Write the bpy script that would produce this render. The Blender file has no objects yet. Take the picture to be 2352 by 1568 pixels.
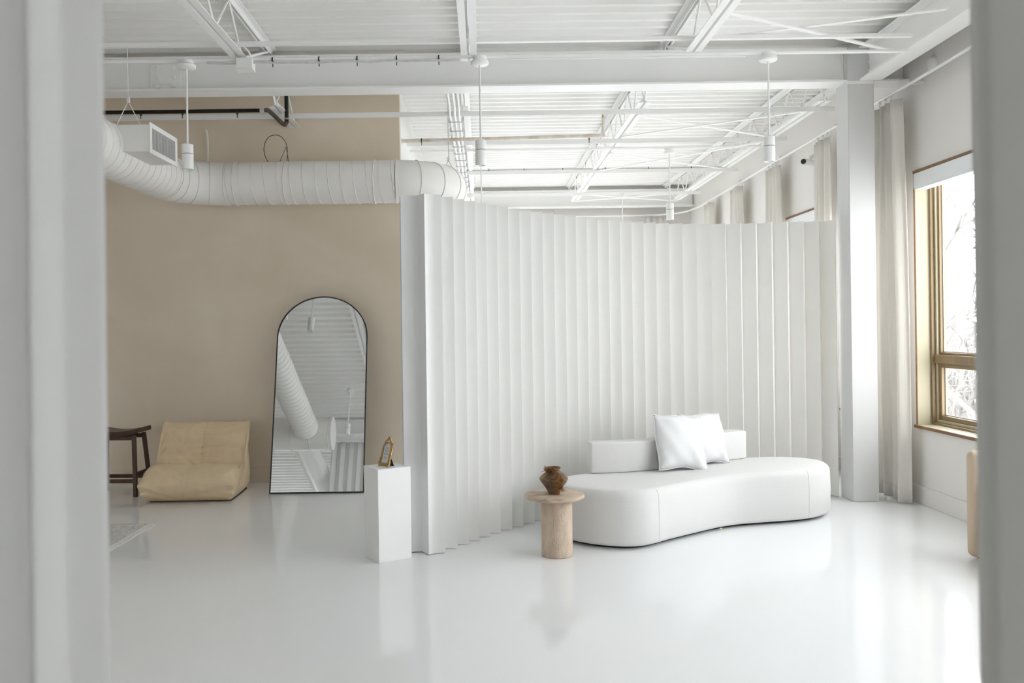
import bpy, bmesh, math, random
from mathutils import Vector, Matrix, noise
random.seed(7)
S = bpy.context.scene
COL = S.collection
PI = math.pi

# ------------------------------------------------------------------ camera
cd = bpy.data.cameras.new('camera'); cam = bpy.data.objects.new('camera', cd); COL.objects.link(cam)
cd.sensor_width = 36.0; cd.sensor_fit = 'HORIZONTAL'
cd.lens = 2000 / 2352 * 36
cd.shift_x = (1176 - 1110) / 2352
cd.shift_y = (755 - 784) / 2352
cam.location = (0, 0, 1.5)
cam.rotation_mode = 'QUATERNION'
cam.rotation_quaternion = Matrix.Rotation(.0135, 3, 'Y').to_quaternion() @ Matrix.Rotation(PI / 2, 3, 'X').to_quaternion()
cd.clip_end = 300; cd.clip_start = .05
cd.dof.use_dof = True; cd.dof.focus_distance = 7.0; cd.dof.aperture_fstop = 3.5
S.camera = cam
# ------------------------------------------------------------------ light
SKY = 8.0
w = bpy.data.worlds.new('World'); S.world = w; w.use_nodes = True
bg = w.node_tree.nodes['Background']
bg.inputs[0].default_value = (.94, .97, 1.0, 1); bg.inputs[1].default_value = SKY
S.view_settings.view_transform = 'Standard'; S.view_settings.look = 'None'
S.view_settings.gamma = 1; S.view_settings.use_curve_mapping = False
S.view_settings.exposure = 0.31
S.cycles.max_bounces = 9; S.cycles.diffuse_bounces = 9; S.cycles.glossy_bounces = 4
S.cycles.transparent_max_bounces = 12; S.cycles.transmission_bounces = 6
S.cycles.sample_clamp_indirect = 10.0
S.cycles.caustics_reflective = False; S.cycles.caustics_refractive = False

# room constants
XW = 3.62            # right wall face
ZD = 3.90            # roof deck
YB = 8.70            # beige back wall
YF = 15.15           # far wall
XL, YR = -6.2, -5.0  # left wall, rear wall
SILL, HEAD = .63, 2.76
WIN_W, WIN_P = 1.13, 1.53
WINS = [(7.28 + WIN_P * k - WIN_W, 7.28 + WIN_P * k) for k in (-7, -3, -2, -1, 0, 1, 2, 3, 4)] + [(14.93 - WIN_W + .07, 14.93)]
FAR_WINS = [(-.45, .68), (1.08, 2.21)]       # openings guessed from the far curtains, added for fill light, behind the screen
REAR_FILL_WINS = [(-5.70, -4.57), (-4.20, -3.07)]    # unseen openings added in the rear wall as fill light, behind the camera
def portal(loc, rot, sx, sy):                 # sampling portals in the window openings
    ld = bpy.data.lights.new('window_portal', 'AREA'); ld.shape = 'RECTANGLE'
    ld.size = sx; ld.size_y = sy; ld.cycles.is_portal = True
    lo = bpy.data.objects.new('window_portal', ld); COL.objects.link(lo)
    lo.location = loc; lo.rotation_euler = rot
ZM = (SILL + HEAD) / 2; HM = HEAD - SILL
for ya, yb in (WINS[0], (WINS[1][0], WINS[4][1]), (WINS[5][0], WINS[-1][1])):
    portal((XW + .26, (ya + yb) / 2, ZM), (0, PI / 2, 0), HM, yb - ya)
portal((-4.385, YR - .26, ZM), (PI / 2, 0, 0), REAR_FILL_WINS[-1][1] - REAR_FILL_WINS[0][0], HM)
portal((FAR_WINS[0][0] / 2 + FAR_WINS[-1][1] / 2, YF + .26, ZM), (-PI / 2, 0, 0), FAR_WINS[-1][1] - FAR_WINS[0][0], HM)

# ------------------------------------------------------------------ materials
def mat(name, col, rough=.5, spec=.5, metal=0.0, var=0.0, vscale=3.0, bump=0.0, bscale=60.0, trans=0.0,
        coat=0.0, stretch=(1, 1, 1), col2=None, detail=3.0, tcol=None, distort=0.0):
    m = bpy.data.materials.new(name); m.use_nodes = True
    nt = m.node_tree; N = nt.nodes; L = nt.links
    p = N['Principled BSDF']; out = N['Material Output']
    p.inputs['Base Color'].default_value = (*col, 1)
    p.inputs['Roughness'].default_value = rough
    p.inputs['Specular IOR Level'].default_value = spec
    p.inputs['Metallic'].default_value = metal
    p.inputs['Coat Weight'].default_value = coat
    tc = N.new('ShaderNodeTexCoord'); mp = N.new('ShaderNodeMapping')
    mp.inputs['Scale'].default_value = stretch
    L.new(tc.outputs['Object'], mp.inputs['Vector'])
    if var > 0 or col2:
        nz = N.new('ShaderNodeTexNoise'); nz.inputs['Scale'].default_value = vscale
        nz.inputs['Detail'].default_value = detail; nz.inputs['Distortion'].default_value = distort
        L.new(mp.outputs[0], nz.inputs['Vector'])
        r = N.new('ShaderNodeValToRGB')
        r.color_ramp.elements[0].position = .32; r.color_ramp.elements[1].position = .68
        c2 = col2 or tuple(c * (1 - var) for c in col)
        r.color_ramp.elements[0].color = (*c2, 1); r.color_ramp.elements[1].color = (*col, 1)
        L.new(nz.outputs['Fac'], r.inputs[0]); L.new(r.outputs[0], p.inputs['Base Color'])
    if bump > 0:
        nb = N.new('ShaderNodeTexNoise'); nb.inputs['Scale'].default_value = bscale; nb.inputs['Detail'].default_value = 4
        L.new(mp.outputs[0], nb.inputs['Vector'])
        b = N.new('ShaderNodeBump'); b.inputs['Strength'].default_value = bump; b.inputs['Distance'].default_value = .01
        L.new(nb.outputs['Fac'], b.inputs['Height']); L.new(b.outputs[0], p.inputs['Normal'])
    if trans > 0:
        t = N.new('ShaderNodeBsdfTranslucent'); t.inputs[0].default_value = (*(tcol or col), 1)
        mx = N.new('ShaderNodeMixShader'); mx.inputs[0].default_value = trans
        L.new(p.outputs[0], mx.inputs[1]); L.new(t.outputs[0], mx.inputs[2]); L.new(mx.outputs[0], out.inputs[0])
    return m

def lin(r, g, b):
    f = lambda c: (c / 255 / 12.92) if c / 255 < .04045 else ((c / 255 + .055) / 1.055) ** 2.4
    return (f(r), f(g), f(b))

M = {}
M['floor'] = mat('floor_epoxy', (.83, .84, .845), rough=.10, spec=.5)
M['white'] = mat('white_paint', (.88, .88, .872), rough=.55, spec=.3)
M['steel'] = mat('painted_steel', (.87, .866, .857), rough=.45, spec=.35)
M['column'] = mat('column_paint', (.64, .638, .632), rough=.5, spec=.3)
M['deck'] = mat('painted_deck', (.90, .893, .875), rough=.6, spec=.25)
M['plaster'] = mat('limewash_plaster', lin(233, 221, 204), rough=.85, spec=.15, col2=lin(225, 211, 192), vscale=1.3, detail=5, distort=.6)
M['wall'] = mat('warm_white_wall', (.75, .73, .70), rough=.75, spec=.2)
M['duct'] = mat('painted_duct', (.84, .825, .80), rough=.45, spec=.35, var=.03, vscale=2.5)
M['seam'] = mat('duct_seam', (.74, .71, .66), rough=.5)
M['plastic'] = mat('white_plastic', (.82, .82, .81), rough=.35, spec=.45)
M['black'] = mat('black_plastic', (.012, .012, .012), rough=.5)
M['iron'] = mat('black_iron', (.02, .018, .016), rough=.55, spec=.3, var=.3, vscale=14)
M['brownpipe'] = mat('brown_coupling', (.10, .075, .06), rough=.6, var=.4, vscale=18)
M['galv'] = mat('galvanised_steel', (.66, .655, .64), rough=.5, metal=.1, var=.15, vscale=30)
M['rustpipe'] = mat('worn_pipe_paint', (.80, .775, .73), rough=.6, col2=(.60, .50, .40), vscale=9, detail=6)
M['brass'] = mat('brass', (.52, .36, .18), rough=.35, metal=.9)
M['paper'] = mat('pleated_textile', (.92, .92, .912), rough=.8, spec=.1, trans=.16, tcol=(.88, .82, .72))
M['endpanel'] = mat('end_panel_felt', (.80, .80, .80), rough=.85, spec=.1)
M['boucle'] = mat('white_woven_fabric', (.725, .718, .708), rough=.95, spec=.08, bump=.35, bscale=260, stretch=(1, 1, 2.5), var=.03, vscale=90)
M['cotton'] = mat('white_cotton', (.72, .72, .725), rough=.95, spec=.08, bump=.12, bscale=45)
M['linen'] = mat('cream_linen', (.83, .805, .76), rough=.9, spec=.1, trans=.30, tcol=(.88, .85, .80), bump=.1, bscale=220, stretch=(1, 1, .2))
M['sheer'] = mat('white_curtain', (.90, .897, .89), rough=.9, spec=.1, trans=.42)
M['sheer_shade'] = mat('shaded_white_curtain', (.60, .595, .575), rough=.9, spec=.1, trans=.12)  # darker copy of the white curtain fabric, shade put into its colour
M['leather'] = mat('cream_leather', lin(228, 206, 172), rough=.42, spec=.4, var=.07, vscale=7, bump=.3, bscale=22, detail=5)
M['walnut'] = mat('dark_walnut', (.085, .042, .022), rough=.38, spec=.5, col2=(.045, .022, .012), vscale=9, stretch=(2, 2, .35), detail=5)
M['travertine'] = mat('travertine', lin(205, 187, 168), rough=.6, spec=.3, col2=lin(170, 149, 128), vscale=10, stretch=(1, 2.2, 3), detail=10, distort=1.0, bump=.4, bscale=70)
M['travertine_v'] = mat('travertine_column', lin(206, 189, 170), rough=.65, spec=.25, col2=lin(186, 166, 146), vscale=16, stretch=(1.3, 1.3, .6), detail=10, distort=.4, bump=.55, bscale=75)
M['clay'] = mat('aged_clay', lin(158, 134, 108), rough=.8, spec=.2, col2=lin(84, 68, 55), vscale=11, detail=6, bump=.5, bscale=30)
M['dried'] = mat('dried_plant', lin(158, 112, 62), rough=.85, spec=.1, col2=lin(104, 66, 34), vscale=30)
M['gold'] = mat('antique_gold', (.66, .44, .19), rough=.34, metal=.85, col2=(.36, .21, .07), vscale=60, bump=.3, bscale=160)
M['card'] = mat('printed_card', (.72, .73, .72), rough=.6)
M['ink'] = mat('grey_ink', (.30, .31, .32), rough=.7)
M['mirror'] = mat('mirror_glass', (.80, .815, .81), rough=.0, metal=1.0)
M['windowgold'] = mat('gold_window_frame', lin(142, 121, 88), rough=.45, spec=.4, col2=lin(128, 107, 76), vscale=4, stretch=(3, 3, .3))
M['windowtan'] = mat('champagne_liner', lin(172, 164, 140), rough=.5, spec=.35)
M['woodedge'] = mat('raw_wood_edge', lin(142, 110, 84), rough=.6, spec=.25, var=.2, vscale=18, stretch=(1, .2, 1))
M['gasket'] = mat('grey_gasket', (.40, .41, .46), rough=.5)
M['cassette'] = mat('blind_cassette', (.80, .82, .83), rough=.35, spec=.4)
M['chairfab'] = mat('taupe_velvet', lin(196, 178, 156), rough=.8, spec=.15, bump=.1, bscale=150)
M['chairpad'] = mat('oat_fabric', lin(222, 212, 196), rough=.85, spec=.1, bump=.15, bscale=180)
M['rug'] = mat('rug_print', (.74, .72, .70), rough=.95, spec=.05, col2=(.52, .505, .49), vscale=16, stretch=(1, .45, 1), detail=9, distort=2.2, bump=.2, bscale=200)
M['rugline'] = mat('rug_border', (.80, .785, .75), rough=.95, spec=.05)
M['bark'] = mat('pale_bark', (.17, .163, .155), rough=.9, spec=.05)
M['snow'] = mat('frosted_grass', (.88, .88, .88), rough=.95, spec=.05, var=.06, vscale=.4)
M['brush'] = mat('dry_brush', (.22, .208, .195), rough=.95, spec=.05)
M['yellow'] = mat('yellow_thread', (.72, .68, .35), rough=.8)

def glass_mat():
    m = bpy.data.materials.new('window_glass'); m.use_nodes = True
    nt = m.node_tree; nt.nodes.remove(nt.nodes['Principled BSDF'])
    t = nt.nodes.new('ShaderNodeBsdfTransparent'); g = nt.nodes.new('ShaderNodeBsdfGlossy')
    t.inputs[0].default_value = (.95, .96, .96, 1); g.inputs['Roughness'].default_value = .02
    lw = nt.nodes.new('ShaderNodeLayerWeight'); lw.inputs[0].default_value = .5
    pw = nt.nodes.new('ShaderNodeMath'); pw.operation = 'POWER'; pw.inputs[1].default_value = 4.0
    f = nt.nodes.new('ShaderNodeMath'); f.operation = 'MULTIPLY_ADD'; f.inputs[1].default_value = .5; f.inputs[2].default_value = .03
    nt.links.new(lw.outputs['Facing'], pw.inputs[0]); nt.links.new(pw.outputs[0], f.inputs[0])
    mx = nt.nodes.new('ShaderNodeMixShader')
    nt.links.new(f.outputs[0], mx.inputs[0]); nt.links.new(t.outputs[0], mx.inputs[1]); nt.links.new(g.outputs[0], mx.inputs[2])
    nt.links.new(mx.outputs[0], nt.nodes['Material Output'].inputs[0])
    return m
M['glass'] = glass_mat()

# ------------------------------------------------------------------ mesh builder
class MB:
    def __init__(s): s.v = []; s.f = []
    def add(s, vs, fs):
        o = len(s.v); s.v += [tuple(p) for p in vs]; s.f += [tuple(i + o for i in f) for f in fs]; return s
    def box(s, x0, x1, y0, y1, z0, z1):
        vs = [(x, y, z) for z in (z0, z1) for y in (y0, y1) for x in (x0, x1)]
        return s.add(vs, [(0, 2, 3, 1), (4, 5, 7, 6), (0, 1, 5, 4), (2, 6, 7, 3), (0, 4, 6, 2), (1, 3, 7, 5)])
    def tube(s, path, r, n=8, cap=True, closed=False):
        P = [Vector(p) for p in path]; m = len(P)
        R = r if isinstance(r, (list, tuple)) else [r] * m
        def tan(i):
            a = P[(i - 1) % m] if (closed or i > 0) else P[0]
            b = P[(i + 1) % m] if (closed or i < m - 1) else P[-1]
            d = b - a
            return d.normalized() if d.length > 1e-9 else Vector((0, 0, 1))
        t0 = tan(0)
        nrm = t0.orthogonal().normalized()
        if abs(t0.z) < .9:
            nrm = (Vector((0, 0, 1)) - t0 * t0.z).normalized()
        vs = []; pt = t0
        for i in range(m):
            t = tan(i)
            ax = pt.cross(t)
            if ax.length > 1e-7:
                nrm = Matrix.Rotation(pt.angle(t), 3, ax.normalized()) @ nrm
            pt = t
            b = t.cross(nrm)
            for k in range(n):
                a = 2 * PI * k / n
                vs.append(P[i] + (nrm * math.cos(a) + b * math.sin(a)) * R[i])
        fs = []
        for i in range(m if closed else m - 1):
            j = (i + 1) % m
            for k in range(n):
                k2 = (k + 1) % n
                fs.append((i * n + k, i * n + k2, j * n + k2, j * n + k))
        if cap and not closed:
            fs.append(tuple(range(n - 1, -1, -1))); fs.append(tuple((m - 1) * n + k for k in range(n)))
        return s.add(vs, fs)
    def lathe(s, prof, c=(0, 0, 0), n=32):
        vs = []; fs = []; m = len(prof)
        for r, z in prof:
            for k in range(n):
                a = 2 * PI * k / n
                vs.append((c[0] + r * math.cos(a), c[1] + r * math.sin(a), c[2] + z))
        for i in range(m - 1):
            for k in range(n):
                k2 = (k + 1) % n
                fs.append((i * n + k, i * n + k2, (i + 1) * n + k2, (i + 1) * n + k))
        if prof[0][0] > 1e-5: fs.append(tuple(range(n - 1, -1, -1)))
        if prof[-1][0] > 1e-5: fs.append(tuple((m - 1) * n + k for k in range(n)))
        return s.add(vs, fs)
    def prism(s, pts, z0, z1):
        n = len(pts)
        vs = [(x, y, z0) for x, y in pts] + [(x, y, z1) for x, y in pts]
        fs = [tuple(range(n - 1, -1, -1)), tuple(range(n, 2 * n))] + [(i, (i + 1) % n, n + (i + 1) % n, n + i) for i in range(n)]
        return s.add(vs, fs)
    def loops(s, rings, cap0=True, cap1=True):
        n = len(rings[0]); vs = [p for r in rings for p in r]; fs = []
        for i in range(len(rings) - 1):
            for k in range(n):
                k2 = (k + 1) % n
                fs.append((i * n + k, i * n + k2, (i + 1) * n + k2, (i + 1) * n + k))
        if cap0: fs.append(tuple(range(n - 1, -1, -1)))
        if cap1: fs.append(tuple((len(rings) - 1) * n + k for k in range(n)))
        return s.add(vs, fs)
    def xf(s, mtx):
        s.v = [tuple(mtx @ Vector(p)) for p in s.v]; return s
    def mesh(s, name, m, smooth=False, angle=40):
        me = bpy.data.meshes.new(name); me.from_pydata(s.v, [], s.f); me.update()
        me.materials.append(M[m] if isinstance(m, str) else m)
        bm = bmesh.new(); bm.from_mesh(me); bmesh.ops.recalc_face_normals(bm, faces=bm.faces); bm.to_mesh(me); bm.free()
        if smooth:
            me.shade_smooth(); me.set_sharp_from_angle(angle=math.radians(angle))
        return me
    def build(s, name, m, parent=None, smooth=False, angle=40, bevel=0, seg=2, loc=None):
        return link(name, s.mesh(name, m, smooth, angle), parent, bevel, seg, loc)

def link(name, me, parent=None, bevel=0, seg=2, loc=None):
    o = bpy.data.objects.new(name, me); COL.objects.link(o)
    if parent is not None: o.parent = parent
    if loc is not None: o.location = loc
    if bevel:
        b = o.modifiers.new('bevel', 'BEVEL'); b.width = bevel; b.segments = seg; b.limit_method = 'ANGLE'
        if me and not me.polygons[0].use_smooth:
            me.shade_smooth(); me.set_sharp_from_angle(angle=math.radians(50))
    return o
def tag(o, label, cat, group=None, kind=None):
    o['label'] = label; o['category'] = cat
    if group: o['group'] = group
    if kind: o['kind'] = kind
    return o
def empty(name, loc=(0, 0, 0), rz=0):
    o = bpy.data.objects.new(name, None); COL.objects.link(o); o.location = loc; o.rotation_euler = (0, 0, rz)
    o.empty_display_size = .1
    return o
def struct(o, label=None):
    o['kind'] = 'structure'
    if label: o['label'] = label
    return o
def spline(pts, n, closed=False):
    """Catmull-Rom through pts, n samples per span"""
    P = [Vector(p) for p in pts]; m = len(P); out = []
    for i in range(m if closed else m - 1):
        if closed:
            a, b, c, d = P[(i - 1) % m], P[i], P[(i + 1) % m], P[(i + 2) % m]
        else:
            b, c = P[i], P[i + 1]
            a = P[i - 1] if i > 0 else b * 2 - c
            d = P[i + 2] if i + 2 < m else c * 2 - b
        for k in range(n):
            t = k / n
            out.append(.5 * ((2 * b) + (c - a) * t + (2 * a - 5 * b + 4 * c - d) * t * t + (3 * b - a - 3 * c + d) * t ** 3))
    if not closed: out.append(P[-1])
    return out

# ================================================================== STRUCTURE
struct(MB().box(XL, XW + .1, YR, YF, -.12, 0).build('floor', 'floor'), 'glossy white poured floor')
# corrugated roof deck: ribs run across the room
mb = MB(); pitch = .1617; y = YR; prof = []
while y < YF:
    prof += [(y, ZD), (y + .045, ZD), (y + .064, ZD + .042), (y + .142, ZD + .042)]; y += pitch
vs = []; fs = []
for (yy, zz) in prof: vs += [(XL, yy, zz), (XW + .05, yy, zz)]
for i in range(len(prof) - 1): fs.append((2 * i, 2 * i + 1, 2 * i + 3, 2 * i + 2))
mb.add(vs, fs)
mb.box(XL, XW + .3, YR, YF + .1, ZD + .06, ZD + .16)
ceil = struct(mb.build('ceiling', 'deck'), 'white painted corrugated metal roof deck')
for (sx, sy) in [(-.62, 6.77), (-1.35, 6.6), (.35, 6.93), (.95, 7.1), (.05, 9.6), (.9, 9.9), (1.9, 6.75), (2.6, 6.9), (.5, 10.7), (1.0, 11.4), (2.3, 10.0), (.3, 11.9), (1.2, 10.1), (2.2, 8.9)]:
    k = round((sy - YR) / pitch); y0 = YR + k * pitch
    MB().box(sx, sx + .004, y0 + .066, y0 + .14, ZD + .0385, ZD + .043).build('sheet_joint', 'seam', ceil)

# walls
struct(MB().box(XL, -.81, YB, YB + .12, 0, ZD + .05).build('wall_back', 'plaster'), 'beige limewashed partition wall behind the mirror')
struct(MB().box(-.93, -.81, YB + .12, YF, 0, ZD + .05).build('wall_return', 'white'), 'white wall running back from the beige wall corner')
mb = MB(); mb.box(-.93, XW + .25, YF, YF + .25, 0, SILL).box(-.93, XW + .25, YF, YF + .25, HEAD, ZD + .05)
e = -.93
for x0, x1 in FAR_WINS: mb.box(e, x0, YF, YF + .25, SILL, HEAD); e = x1
mb.box(e, XW + .25, YF, YF + .25, SILL, HEAD)
struct(mb.build('wall_far', 'wall'))
struct(MB().box(XL - .15, XL, YR, YB + .12, 0, ZD + .05).build('wall_left', 'wall'))
mb = MB(); mb.box(XL - .15, XW + .25, YR - .25, YR, 0, SILL).box(XL - .15, XW + .25, YR - .25, YR, HEAD, ZD + .05)
e = XL - .15
for x0, x1 in REAR_FILL_WINS: mb.box(e, x0, YR - .25, YR, SILL, HEAD); e = x1
mb.box(e, XW + .25, YR - .25, YR, SILL, HEAD)
struct(mb.build('wall_rear', 'wall'))
mb = MB(); T = .25
mb.box(XW, XW + T, YR, YF, 0, SILL); mb.box(XW, XW + T, YR, YF, HEAD, ZD + .05)
e = YR
for y0, y1 in WINS:
    mb.box(XW, XW + T, e, y0, SILL, HEAD); e = y1
mb.box(XW, XW + T, e, YF, SILL, HEAD)
struct(mb.build('wall_right', 'wall'), 'warm white wall pierced by a row of windows')
struct(MB().box(XL, -.815, YB - .014, YB, 0, .14).build('baseboard_back', 'plaster', bevel=.004))
struct(MB().box(XW - .016, XW, YR, YF, 0, .15).build('baseboard_right', 'wall', bevel=.004))
# wall-joist ledger along the right wall, far bay
struct(MB().box(XW - .10, XW, 7.6, YF, ZD - .05, ZD - .005).build('trim_1', 'steel'), 'white deck ledger angle on the window wall')

# windows
def window(n, y0, y1):
    w_ = struct(empty('window_%d' % n, (XW, (y0 + y1) / 2, SILL)))
    hw = (y1 - y0) / 2; hh = HEAD - SILL
    jl = .11
    for s_ in (-1, 1):
        a, b = sorted((s_ * hw, s_ * (hw - .012)))
        MB().box(-.004, jl, a, b, .02, hh - .02).build('jamb_board', 'windowtan', w_)
        a, b = sorted((s_ * (hw + .004), s_ * (hw - .016)))
        MB().box(-.008, -.002, a, b, .0, hh).build('jamb_edge', 'woodedge', w_)
    MB().box(-.02, jl, -hw - .006, hw + .006, .0, .022).build('sill_board', 'windowtan', w_)
    MB().box(-.026, -.0195, -hw - .006, hw + .006, -.002, .023).build('sill_edge', 'woodedge', w_)
    MB().box(-.012, .02, -hw - .004, hw + .004, hh - .012, hh + .008).build('head_trim', 'woodedge', w_)
    c = MB().box(-.01, .09, -hw, hw, hh - .135, hh - .012).build('blind_cassette', 'cassette', w_, bevel=.006)
    MB().box(-.008, .085, -hw + .01, hw - .01, hh - .150, hh - .135).build('bottom_bar', 'cassette', c)
    zr = 1.2 - SILL
    def ring(x0, x1, a, z0, z1, wd, name, m):
        r_ = MB(); r_.box(x0, x1, -a, -a + wd, z0, z1).box(x0, x1, a - wd, a, z0, z1)
        r_.box(x0, x1, -a + wd, a - wd, z0, z0 + wd).box(x0, x1, -a + wd, a - wd, z1 - wd, z1)
        return r_.build(name, m, w_, bevel=.004)
    a = hw - .012
    ring(jl, jl + .06, a, .022, hh, .022, 'outer_frame', 'windowgold')
    ring(jl + .03, jl + .09, a - .022, .044, hh - .022, .024, 'inner_frame', 'windowtan')
    MB().box(jl + .02, jl + .10, -a + .02, a - .02, zr - .035, zr + .035).build('transom', 'windowgold', w_, bevel=.005)
    up = ring(jl + .05, jl + .10, a - .046, zr + .035, hh - .046, .020, 'upper_sash', 'windowgold')
    lo = ring(jl + .045, jl + .10, a - .046, .068, zr - .035, .036, 'lower_sash', 'windowgold')
    for (z0, z1, q, par) in ((zr + .035, hh - .046, .020, up), (.068, zr - .035, .036, lo)):
        g = MB(); aa = a - .046 - q
        g.box(jl + .075, jl + .083, -aa, -aa + .008, z0 + q, z1 - q).box(jl + .075, jl + .083, aa - .008, aa, z0 + q, z1 - q)
        g.box(jl + .075, jl + .083, -aa, aa, z0 + q, z0 + q + .008).build('gasket', 'gasket', par)
        MB().add([(jl + .086, -aa, z0 + q), (jl + .086, aa, z0 + q), (jl + .086, aa, z1 - q), (jl + .086, -aa, z1 - q)], [(0, 1, 2, 3)]).build('pane', 'glass', par)
    return w_
for i, (y0, y1) in enumerate(WINS): window(i + 1, y0, y1)
for i, (x0, x1) in enumerate(FAR_WINS):
    w_ = window(len(WINS) + i + 1, x0, x1); w_.location = ((x0 + x1) / 2, YF, SILL); w_.rotation_euler = (0, 0, PI / 2)

# ================================================================== OUTSIDE
for i, (x0, x1) in enumerate(REAR_FILL_WINS):
    w_ = window(len(WINS) + len(FAR_WINS) + i + 1, x0, x1); w_.location = ((x0 + x1) / 2, YR, SILL); w_.rotation_euler = (0, 0, -PI / 2)
g = MB().box(-60, 60, -60, 80, -4.2, -4).build('hillside_ground', 'snow'); struct(g, 'pale winter ground outside the windows')
def tree(name, x, y, h, seed, label):
    rnd = random.Random(seed); root = empty(name, (x, y, -4)); tag(root, label, 'tree', 'bare winter trees outside the window')
    tr = MB(); br = MB()
    def grow(p, d, l, r, lev, mbb):
        pts = [p]; q = p
        for i in range(3):
            d = (d + Vector((rnd.gauss(0, .2), rnd.gauss(0, .16), rnd.gauss(.03, .1)))).normalized()
            q = q + d * l / 3; pts.append(q)
        mbb.tube(pts, [r, r * .85, r * .7, r * .55], 5 if lev < 2 else 3, cap=False)
        if lev < 4:
            for k in range(rnd.choice((3, 4, 4))):
                base = pts[rnd.choice((1, 2, 3, 3))]
                nd = (d + Vector((rnd.gauss(0, .75), rnd.gauss(0, .75), rnd.gauss(.12, .4)))).normalized()
                grow(base, nd, l * rnd.uniform(.55, .8), r * .55, lev + 1, br)
    grow(Vector((0, 0, 0)), Vector((0, 0, 1)), h * .42, h * .022, 0, tr)
    tr.build('trunk', 'bark', root, smooth=True); br.build('branches', 'bark', root)
tree('bare_tree', 8.2, 14.5, 8.5, 3, 'nearest bare winter tree seen through the large window')
tree('bare_tree', 11.5, 19.5, 10.0, 5, 'bare tree behind the nearest one, seen through the large window')
tree('bare_tree', 14.0, 27.5, 11.0, 8, 'farthest bare tree high in the large window')
tree('bare_tree', 8.0, 17.2, 8.0, 12, 'bare tree seen in the sliver of window beside the column')
mb = MB(); rnd = random.Random(4)
for i in range(800):
    x = rnd.uniform(10, 17); yy = x * rnd.uniform(1.68, 2.25); b = Vector((x, yy, -4))
    d = Vector((rnd.gauss(0, .42), rnd.gauss(0, .42), 1)).normalized(); l = rnd.uniform(3.0, 8.0)
    mb.tube([b, b + d * l * .5 + Vector((rnd.gauss(0, .12), rnd.gauss(0, .12), 0)), b + d * l], [.026, .018, .006], 3, cap=False)
tag(mb.build('winter_brush', 'brush'), 'tangle of pale leafless brush on the slope outside', 'brush', kind='stuff')

# ================================================================== STEEL
def ibeam_x(name, x0, x1, y, z0, z1, label, fw=.215):
    r = empty(name, ((x0 + x1) / 2, y + fw / 2, z0)); a = (x1 - x0) / 2; h = z1 - z0
    MB().box(-a, a, -fw / 2, fw / 2, 0, .016).build('bottom_flange', 'steel', r)
    MB().box(-a, a, -.005, .005, .016, h - .016).build('web', 'steel', r)
    MB().box(-a, a, -fw / 2, fw / 2, h - .016, h).build('top_flange', 'steel', r)
    tag(r, label, 'beam'); return r
ZB0, ZB1 = 3.546, 3.832
YBM = 7.35
b1 = ibeam_x('steel_beam', XL, 3.10, YBM, ZB0, ZB1, 'long white steel beam spanning the room above the pleated screen')
# splice plate with bolts on the beam
sp = MB().box(-.13, .13, -.018, -.005, .03, .25).build('splice_plate', 'steel', b1, bevel=.003, loc=(-2.685 - b1.location.x, 0, 0))
bolt = MB().lathe([(.0, .02), (.014, .02), (.018, .012), (.018, 0)], n=6).xf(Matrix.Rotation(PI / 2, 4, 'X')).mesh('bolt', 'steel', True)
for bx in (-.07, .07):
    for bz in (.062, .14, .218): link('bolt', bolt, sp, loc=(bx, -.018, bz))
ibeam_x('steel_beam', 3.325, XW, YBM, ZB0, ZB1, 'short white beam stub between the column and the window wall')
ibeam_x('steel_beam', XL, XW - .02, 1.02, ZB0, ZB1, 'white steel beam above the curtains, reflected in the mirror')
ibeam_x('steel_beam', -.8, XW - .02, 14.75, ZB0, ZB1, 'distant white steel beam along the far wall')
r = empty('steel_beam', (3.285, 1.1, ZB0))
MB().box(-.09, .09, 1.24 - 1.1, 7.33 - 1.1, 0, .016).build('bottom_flange', 'steel', r)
MB().box(-.005, .005, 1.24 - 1.1, 7.33 - 1.1, .016, .27).build('web', 'steel', r)
MB().box(-.09, .09, 1.24 - 1.1, 7.33 - 1.1, .27, .286).build('top_flange', 'steel', r)
tag(r, 'white steel beam running toward the camera along the window wall', 'beam')
# column
c = empty('steel_column', (3.21, 7.465, 0))
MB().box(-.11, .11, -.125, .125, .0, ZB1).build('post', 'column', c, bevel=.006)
MB().box(-.118, -.112, -.05, .05, ZB0 + .02, ZB1 - .02).build('shear_plate', 'steel', c)
for bz in (.09, .16, .23):
    link('bolt', bolt, c, loc=(.08, -.125, ZB0 + bz))
MB().box(-.114, .104, -.133, -.1245, 3.52, 3.545).build('seat_plate', 'steel', c)
tag(c, 'white square steel column beside the pleated screen', 'column')

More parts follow.
